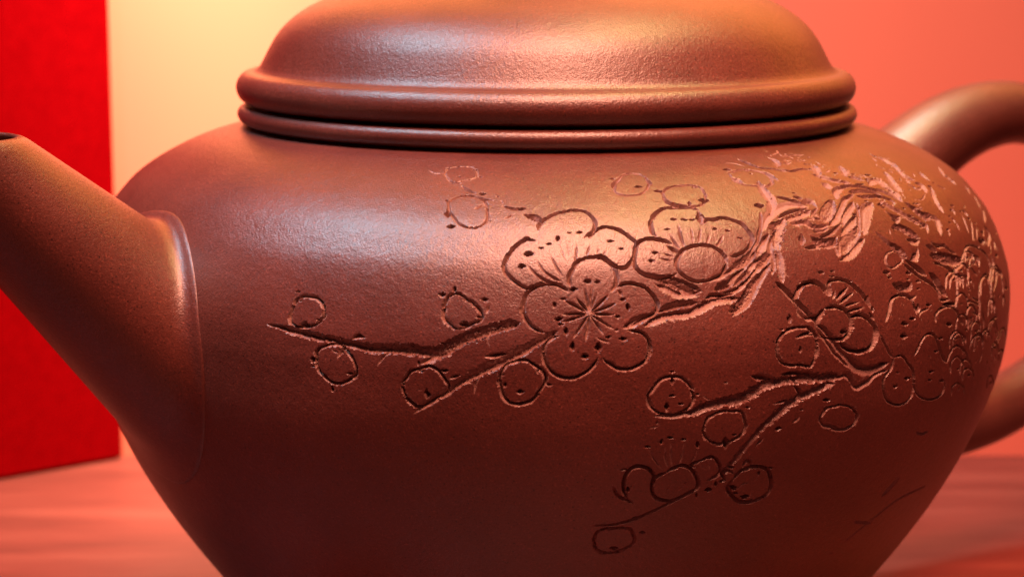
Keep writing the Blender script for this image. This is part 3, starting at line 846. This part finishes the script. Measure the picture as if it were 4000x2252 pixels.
for ln, h in ((((1030, 690), (1060, 760)), 24), (((1170, 720), (1215, 770)), 28), (((1030, 810), (1060, 860)), 20), (((990, 980), (995, 1030)), 20),
              (((1420, 710), (1440, 860)), 26), (((1440, 920), (1500, 1020), (1480, 1160)), 30), (((1560, 1100), (1570, 1210)), 28),
              (((1190, 1300), (1195, 1200), (1250, 1140)), 18), (((1535, 1300), (1560, 1420)), 26)):
    leaf(K, list(ln), h, a=0.4, depth=0.6)
for x, y in ((1340, 1335), (1310, 1385), (1490, 1260), (1590, 1285), (1240, 1410)):
    K.pit(x, y, 22, 20)
# needle-like leaves at the very edge
for ln, h in ((((1390, 500), (1395, 320), (1455, 225), (1500, 290)), 20), (((1540, 320), (1540, 60)), 18), (((1600, 210), (1550, 450)), 16),
              (((1340, 960), (1400, 860)), 16), (((1500, 940), (1550, 800), (1600, 760)), 18), (((1600, 1100), (1660, 920)), 20), (((1240, 900), (1290, 800)), 14),
              (((1230, 560), (1390, 620)), 10), (((1270, 700), (1400, 760)), 12), (((1370, 1340), (1420, 1200)), 12), (((1250, 130), (1350, 250)), 12),
              (((1550, 140), (1660, 240)), 16), (((1690, 260), (1720, 420)), 14), (((1270, 520), (1400, 590)), 10), (((1410, 700), (1430, 900)), 14), (((1660, 430), (1700, 600)), 16)):
    leaf(X, list(ln), h, a=0.4, depth=0.7)
for x, y in ((1265, 310), (1250, 420), (1240, 570), (1230, 650), (1580, 750), (1710, 400), (1350, 50), (1305, 95), (1180, 1060), (1310, 1165), (1180, 1190), (1210, 930)):
    X.pit(x, y, 24, 20)
# more of the crowded petals, and the gouged ground between them
Y = Tile(2969, 547, 1471 / 1031)
for ln, cl in (([(1222, 1000), (1222, 850), (1238, 770), (1265, 765), (1285, 850), (1290, 960)], [(1260, 1020)]),
               ([(1292, 960), (1288, 800), (1312, 700), (1345, 760), (1355, 930)], [(1330, 1000)]),
               ([(1142, 680), (1150, 602), (1190, 590), (1262, 640), (1285, 720), (1268, 800)], [(1200, 820), (1160, 760)]),
               ([(1262, 1100), (1280, 1020), (1305, 1000), (1325, 1060)], [(1300, 1120)]),
               ([(1305, 1150), (1338, 1062), (1362, 1050), (1370, 1100)], [(1340, 1150)]),
               ([(1100, 900), (1098, 800), (1096, 690), (1130, 670)], [(1150, 760), (1150, 880)]),
               ([(1170, 1160), (1190, 1100), (1230, 1090), (1245, 1160)], [(1210, 1200)])):
    petal(Y, ln, cl, fx, 7, 0.8)
rng = random.Random(11)
for i in range(26):                              # tall narrow petals standing one behind the other towards the edge
    X0, Y0 = rng.uniform(1075, 1355), rng.uniform(560, 1360)
    if X0 > 1372 - max(0, (Y0 - 900) / 460) ** 2 * 75:
        continue
    k_ = max(0.35, (1400 - X0) / 330)
    pw, ph_ = 34 * k_ + 6, rng.uniform(60, 105)
    ln = [(X0 - pw, Y0 + ph_), (X0 - pw * 0.9, Y0 + ph_ * 0.4), (X0 - pw * 0.3, Y0 + 4), (X0 + pw * 0.3, Y0 + 2), (X0 + pw * 0.9, Y0 + ph_ * 0.35), (X0 + pw, Y0 + ph_ * rng.uniform(0.7, 1.0))]
    petal(Y, ln, [(X0, Y0 + ph_ * 1.1)], fx, 6.5, 0.85)
    Y.pit(X0 + rng.uniform(-8, 8) * k_, Y0 + ph_ * rng.uniform(0.35, 0.7), 10, 8)
ground = region('chiselled_ground')
for i in range(210):
    if i < 130:
        x, y = rng.uniform(0.0, 1.0), rng.uniform(0.0, 1.0)
        X0, Y0 = 1100 + 240 * x, 480 + 800 * y
        if X0 > 1385 - ((Y0 - 800) / 560) ** 2 * 90 or (X0 < 1150 and Y0 < 700):
            continue
        ang, lg, h = rng.gauss(1.45, 0.5), rng.uniform(8, 34), rng.uniform(3.0, 6.5)
    else:
        x, y = rng.uniform(0, 1), rng.uniform(-1, 1)
        X0, Y0 = 690 + 420 * x, 1000 + 330 * x * 0.4 + 150 * y
        if X0 < 690:
            continue
        ang, lg, h = rng.gauss(1.2, 0.7), rng.uniform(5, 14), rng.uniform(3.0, 5.0)
    dx, dy = math.cos(ang) * lg * 0.5, math.sin(ang) * lg * 0.5
    Y.s([(X0 + dx * 0.5, Y0 + dy), (X0 - dx * 0.5, Y0 - dy)], h, a=rng.choice((-0.6, 0.2, 0.6)), depth=0.8, jag=0.35, reg=ground,
        cut=rng.choice((0.15, 0.3, 0.9)))
# broken chips along the bark, upper right
BARK = [(20, 60, 150, 95), (150, 95, 300, 130), (300, 130, 480, 190), (480, 190, 620, 205), (620, 205, 760, 290), (640, 90, 800, 200), (760, 180, 900, 300),
        (760, 290, 940, 440), (90, 520, 130, 740), (200, 400, 330, 430), (680, 330, 760, 440)]
chips = region('bark')
for i in range(150):
    x0, y0, x1, y1 = rng.choice(BARK)
    t = rng.random()
    X0, Y0 = x0 + (x1 - x0) * t + rng.gauss(0, 16), y0 + (y1 - y0) * t + rng.gauss(0, 13)
    ang = math.atan2(y1 - y0, x1 - x0) + rng.gauss(0, 0.7)
    lg, h = rng.uniform(10, 34), rng.uniform(3.5, 9)
    dx, dy = math.cos(ang) * lg * 0.5, math.sin(ang) * lg * 0.5 * 0.7
    Y.s([(X0 - dx, Y0 - dy), (X0 + dx, Y0 + dy)], h, a=rng.choice((-0.6, 0.6, 0.6)), depth=0.6, jag=0.3, reg=chips, cut=rng.choice((0.2, 0.9, 0.9)))
# faint marks low on the right
for ln, h in ((((500, 1220), (700, 1060), (870, 930), (1050, 840)), 9), (((760, 910), (870, 790)), 20), (((570, 1080), (690, 1090)), 12),
              (((360, 430), (430, 445), (500, 480)), 14), (((985, 480), (1020, 500), (1070, 480)), 12), (((400, 1300), (440, 1280)), 12)):
    W.s(list(ln), h, depth=0.4)

# ------------------------------------------------------------------ the teapot
pot = thing('teapot', 'dark purple-brown clay teapot carved with plum blossom branches, standing on the salmon wooden table', 'teapot')

# soft unevenness of the hand-beaten wall
TH2, S2 = np.meshgrid(th, ss)
H -= 0
near = (TH2 > RAD(-60)) & (TH2 < RAD(110))
H += np.where(near, 0.000012 * lnoise(2, TH2 * 0.06, S2), 0).astype(np.float32)
nx = dz[:, None]
R2 = RS[:, None] + H * nx
Z2 = ZS[:, None] - H * dr[:, None]
V = np.stack([R2 * np.sin(TH2), -R2 * np.cos(TH2), Z2], -1).reshape(-1, 3)
FQ = grid_faces(nr, nc, True)
FR = RID.reshape(-1)[FQ].max(1)
cut_flat = CUT.reshape(-1)


def piece(name, idx, parent):
    f = FQ[FR == idx]
    if len(f) < 4:
        return None
    u, inv = np.unique(f, return_inverse=True)
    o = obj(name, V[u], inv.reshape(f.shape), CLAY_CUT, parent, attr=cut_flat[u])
    o.data.set_sharp_from_angle(angle=RAD(34))
    return o


bodyo = piece('body', 0, pot)
made = {}
for i, ent in enumerate(REG):
    if i == 0:
        continue
    nm, par = ent
    made[i] = piece(nm, i, made.get(par) or pot) if True else None

# collar of the mouth, then the inner wall
col = [(39.5, 75.85), (39.55, 75.98), (40.3, 76.12), (40.95, 76.5), (41.32, 77.05), (41.35, 77.6), (41.05, 78.12), (40.5, 78.42), (39.6, 78.46), (37.5, 78.46),
       (37.2, 78.2), (37.2, 74), (39, 72.6)]
lathe('collar', curve(col, 60) / 1000, CLAY, pot, 384)
lathe('foot', np.array([(30.5, 2.0), (30.7, 0.0), (34.0, 0.0), (34.05, 0.45)]) / 1000, CLAY, pot, 128)


def plane_point(px, py, az):
    """A point of the photograph carried onto the upright plane through the pot's axis at azimuth az."""
    n = np.array([math.cos(az), math.sin(az), 0.0])       # normal of the plane holding (sin az, -cos az, 0)
    d = ray(px, py)
    t = -(CAM @ n) / (d @ n)
    p = CAM + t * d
    return np.array([p[0] * math.sin(az) - p[1] * math.cos(az), p[2]])   # outward distance, height


def lift(u, z, az, side=0.0):
    return np.array([u * math.sin(az) + side * math.cos(az), -u * math.cos(az) + side * math.sin(az), z])


# spout: drawn from a slanting mouth ring to an egg-shaped foot on the belly, with a thin rounded step where it is luted on
AZ = RAD(-55)
z_mouth = plane_point(-100, 531, AZ)[1]
u_in, u_out = plane_point(70, 528, AZ)[0], plane_point(-500, 531, AZ)[0]
u_m, m_a, m_b = (u_in + u_out) / 2, (u_out - u_in) / 2, 0.0080
nphi = 180
rows = []


def mouth(ph, inset=0.0, down=0.0):
    return lift(u_m - (m_a - inset) * math.cos(ph), z_mouth - down, AZ, (m_b - inset) * math.sin(ph))


for ph in np.linspace(0, 2 * math.pi, nphi, endpoint=False):
    zb_ = 0.0513 + 0.0149 * math.cos(ph) + 0.0008 * math.sin(ph) ** 2
    tb_ = AZ + RAD(12.4 if math.sin(ph) > 0 else 17.0) * math.sin(ph) * (1 - 0.04 * math.cos(ph))
    rb_ = body_r(zb_)
    q = np.array([rb_ * math.sin(tb_), -rb_ * math.cos(tb_), zb_])
    m0 = mouth(ph)
    ln = q - m0
    dist_ = np.linalg.norm(ln)
    ln = ln / dist_
    arc = []
    for dt, di in ((0.016, 0.0022), (0.006, 0.0020), (0.0022, 0.0018), (0.0008, 0.0015), (0.0002, 0.0010), (0.0, 0.00055), (0.0003, 0.00015)):
        arc.append(mouth(ph, di) + ln * dt)
    a_len = min(0.0030, dist_ * 0.4)
    for s in np.linspace(0, 1, 26):
        arc.append(m0 + ln * (0.0009 + (dist_ - a_len - 0.0009) * s))
    A0 = arc[-1]
    c0 = np.array([body_r(0.0525) * math.sin(AZ), -body_r(0.0525) * math.cos(AZ), 0.0525])
    out = q - c0
    s_here = float(np.interp(q[2], PZ, PS))
    rr = math.hypot(q[0], q[1])
    nr_, nz_ = np.interp(s_here, ss, dz), -np.interp(s_here, ss, dr)
    nb = np.array([q[0] / rr * nr_, q[1] / rr * nr_, nz_])
    out = out - nb * (out @ nb)
    out /= np.linalg.norm(out)

    def skin(p, off):
        er = math.hypot(p[0], p[1])
        k = body_r(p[2]) / er
        return np.array([p[0] * k, p[1] * k, p[2]]) + nb * off
    e = skin(q + out * 0.0016, 0.00022)
    qm = q + nb * 0.0003
    for s in np.linspace(0, 1, 12)[1:]:
        arc.append((1 - s) ** 2 * A0 + 2 * s * (1 - s) * qm + s * s * e)
    for do, up in ((0.0019, 0.00016), (0.0021, 0.00006), (0.0022, -0.0001), (0.0023, -0.0004)):
        arc.append(skin(q + out * do, up))
    rows.append(arc)
rows = np.array(rows).transpose(1, 0, 2)
obj('spout', rows.reshape(-1, 3), grid_faces(rows.shape[0], nphi, True)[:, ::-1], CLAY, pot)

# handle: ear-shaped loop opposite the spout
AH = RAD(124)
hp = [(3120, 1010, 190), (3300, 855, 182), (3470, 700, 170), (3600, 585, 158), (3710, 508, 147), (3830, 456, 136), (3960, 440, 124), (4090, 480, 116), (4200, 590, 110), (4265, 760, 106),
      (4280, 960, 104), (4245, 1200, 108), (4150, 1400, 112), (4020, 1513, 118), (3905, 1584, 125), (3790, 1628, 133), (3670, 1652, 142), (3480, 1668, 152), (3280, 1662, 158)]
path = np.array([[*plane_point(x, y, AH), r * 0.0000395] for x, y, r in hp])
path = curve(path, 120)
V3 = []
for i in range(len(path)):
    u, z, r = path[i]
    tg = path[min(i + 1, len(path) - 1), :2] - path[max(i - 1, 0), :2]
    tg /= np.linalg.norm(tg)
    nn = np.array([-tg[1], tg[0]])
    for ph in np.linspace(0, 2 * math.pi, 40, endpoint=False):
        V3.append(lift(u + nn[0] * r * math.cos(ph), z + nn[1] * r * math.cos(ph), AH, r * 1.02 * math.sin(ph)))
obj('handle', V3, grid_faces(len(path), 40, True), CLAY, pot)

# ------------------------------------------------------------------ lid
lid_c = (-0.00018, 0)
dome = [(37.8, 84.1), (37.35, 84.95), (36.85, 85.9), (36.1, 87.2), (35.1, 88.5), (33.9, 89.65), (32.4, 90.75), (30.5, 91.8), (28.0, 92.8), (24.5, 93.85), (19.0, 95.0), (12.0, 95.8), (7.5, 96.1)]
lid = lathe('lid', curve(dome, 90) / 1000, CLAY, pot, 384, lid_c)
lid['label'] = 'domed lid with a rolled rim'
rim = [(36.9, 74.5), (36.9, 78.66), (38.8, 78.64), (39.5, 78.72), (40.25, 78.98), (40.85, 79.5), (41.2, 80.2), (41.3, 80.9), (41.15, 81.6), (40.8, 82.2), (40.3, 82.65), (39.7, 82.86),
       (39.1, 82.9), (38.6, 83.1), (38.15, 83.55), (37.8, 84.1)]
lathe('rim', curve(rim, 110) / 1000, CLAY, lid, 384, lid_c)
knob = [(7.5, 96.1), (6.0, 96.6), (5.3, 97.8), (6.2, 99.6), (8.2, 101.6), (9.2, 103.8), (8.6, 106.0), (6.2, 107.7), (3.0, 108.5), (0.05, 108.7)]
lathe('knob', curve(knob, 40) / 1000, CLAY, lid, 96, lid_c)


# ------------------------------------------------------------------ setting
def quad_box(name, corners, z0, z1, mat, parent=None):
    c = [(x, y, z0) for x, y in corners] + [(x, y, z1) for x, y in corners]
    n = len(corners)
    f = [list(range(n))[::-1], [n + i for i in range(n)]] + [[i, (i + 1) % n, n + (i + 1) % n, n + i] for i in range(n)]
    o = obj(name, c, f, mat, parent, smooth=False)
    b = o.modifiers.new('edge', 'BEVEL')
    b.width = 0.0006
    b.segments = 3
    return o


tab = obj('table', [(-0.9, -0.6, 0), (0.9, -0.6, 0), (0.9, 0.125, 0), (-0.9, 0.125, 0)], [[0, 1, 2, 3]], WOOD, smooth=False)
tab['kind'] = 'structure'
wall = obj('wall', [(-0.9, 0.118, -0.05), (0.9, 0.118, -0.05), (0.9, 0.118, 0.8), (-0.9, 0.118, 0.8)], [[0, 1, 2, 3]], WALL, smooth=False)
wall['kind'] = 'structure'

box = thing('red_box', 'bright red box standing upright at the left behind the teapot spout', 'box', (-0.12, 0.10, 0))
b1 = quad_box('panel', [(-0.0799, 0.1158), (-0.16, 0.0500), (-0.20, 0.095), (-0.17, 0.1165)], 0.0003, 0.26, RED, None)
b1.parent = box
b1.matrix_parent_inverse.identity()
b1.data.transform(__import__('mathutils').Matrix.Translation((0.12, -0.10, 0)))
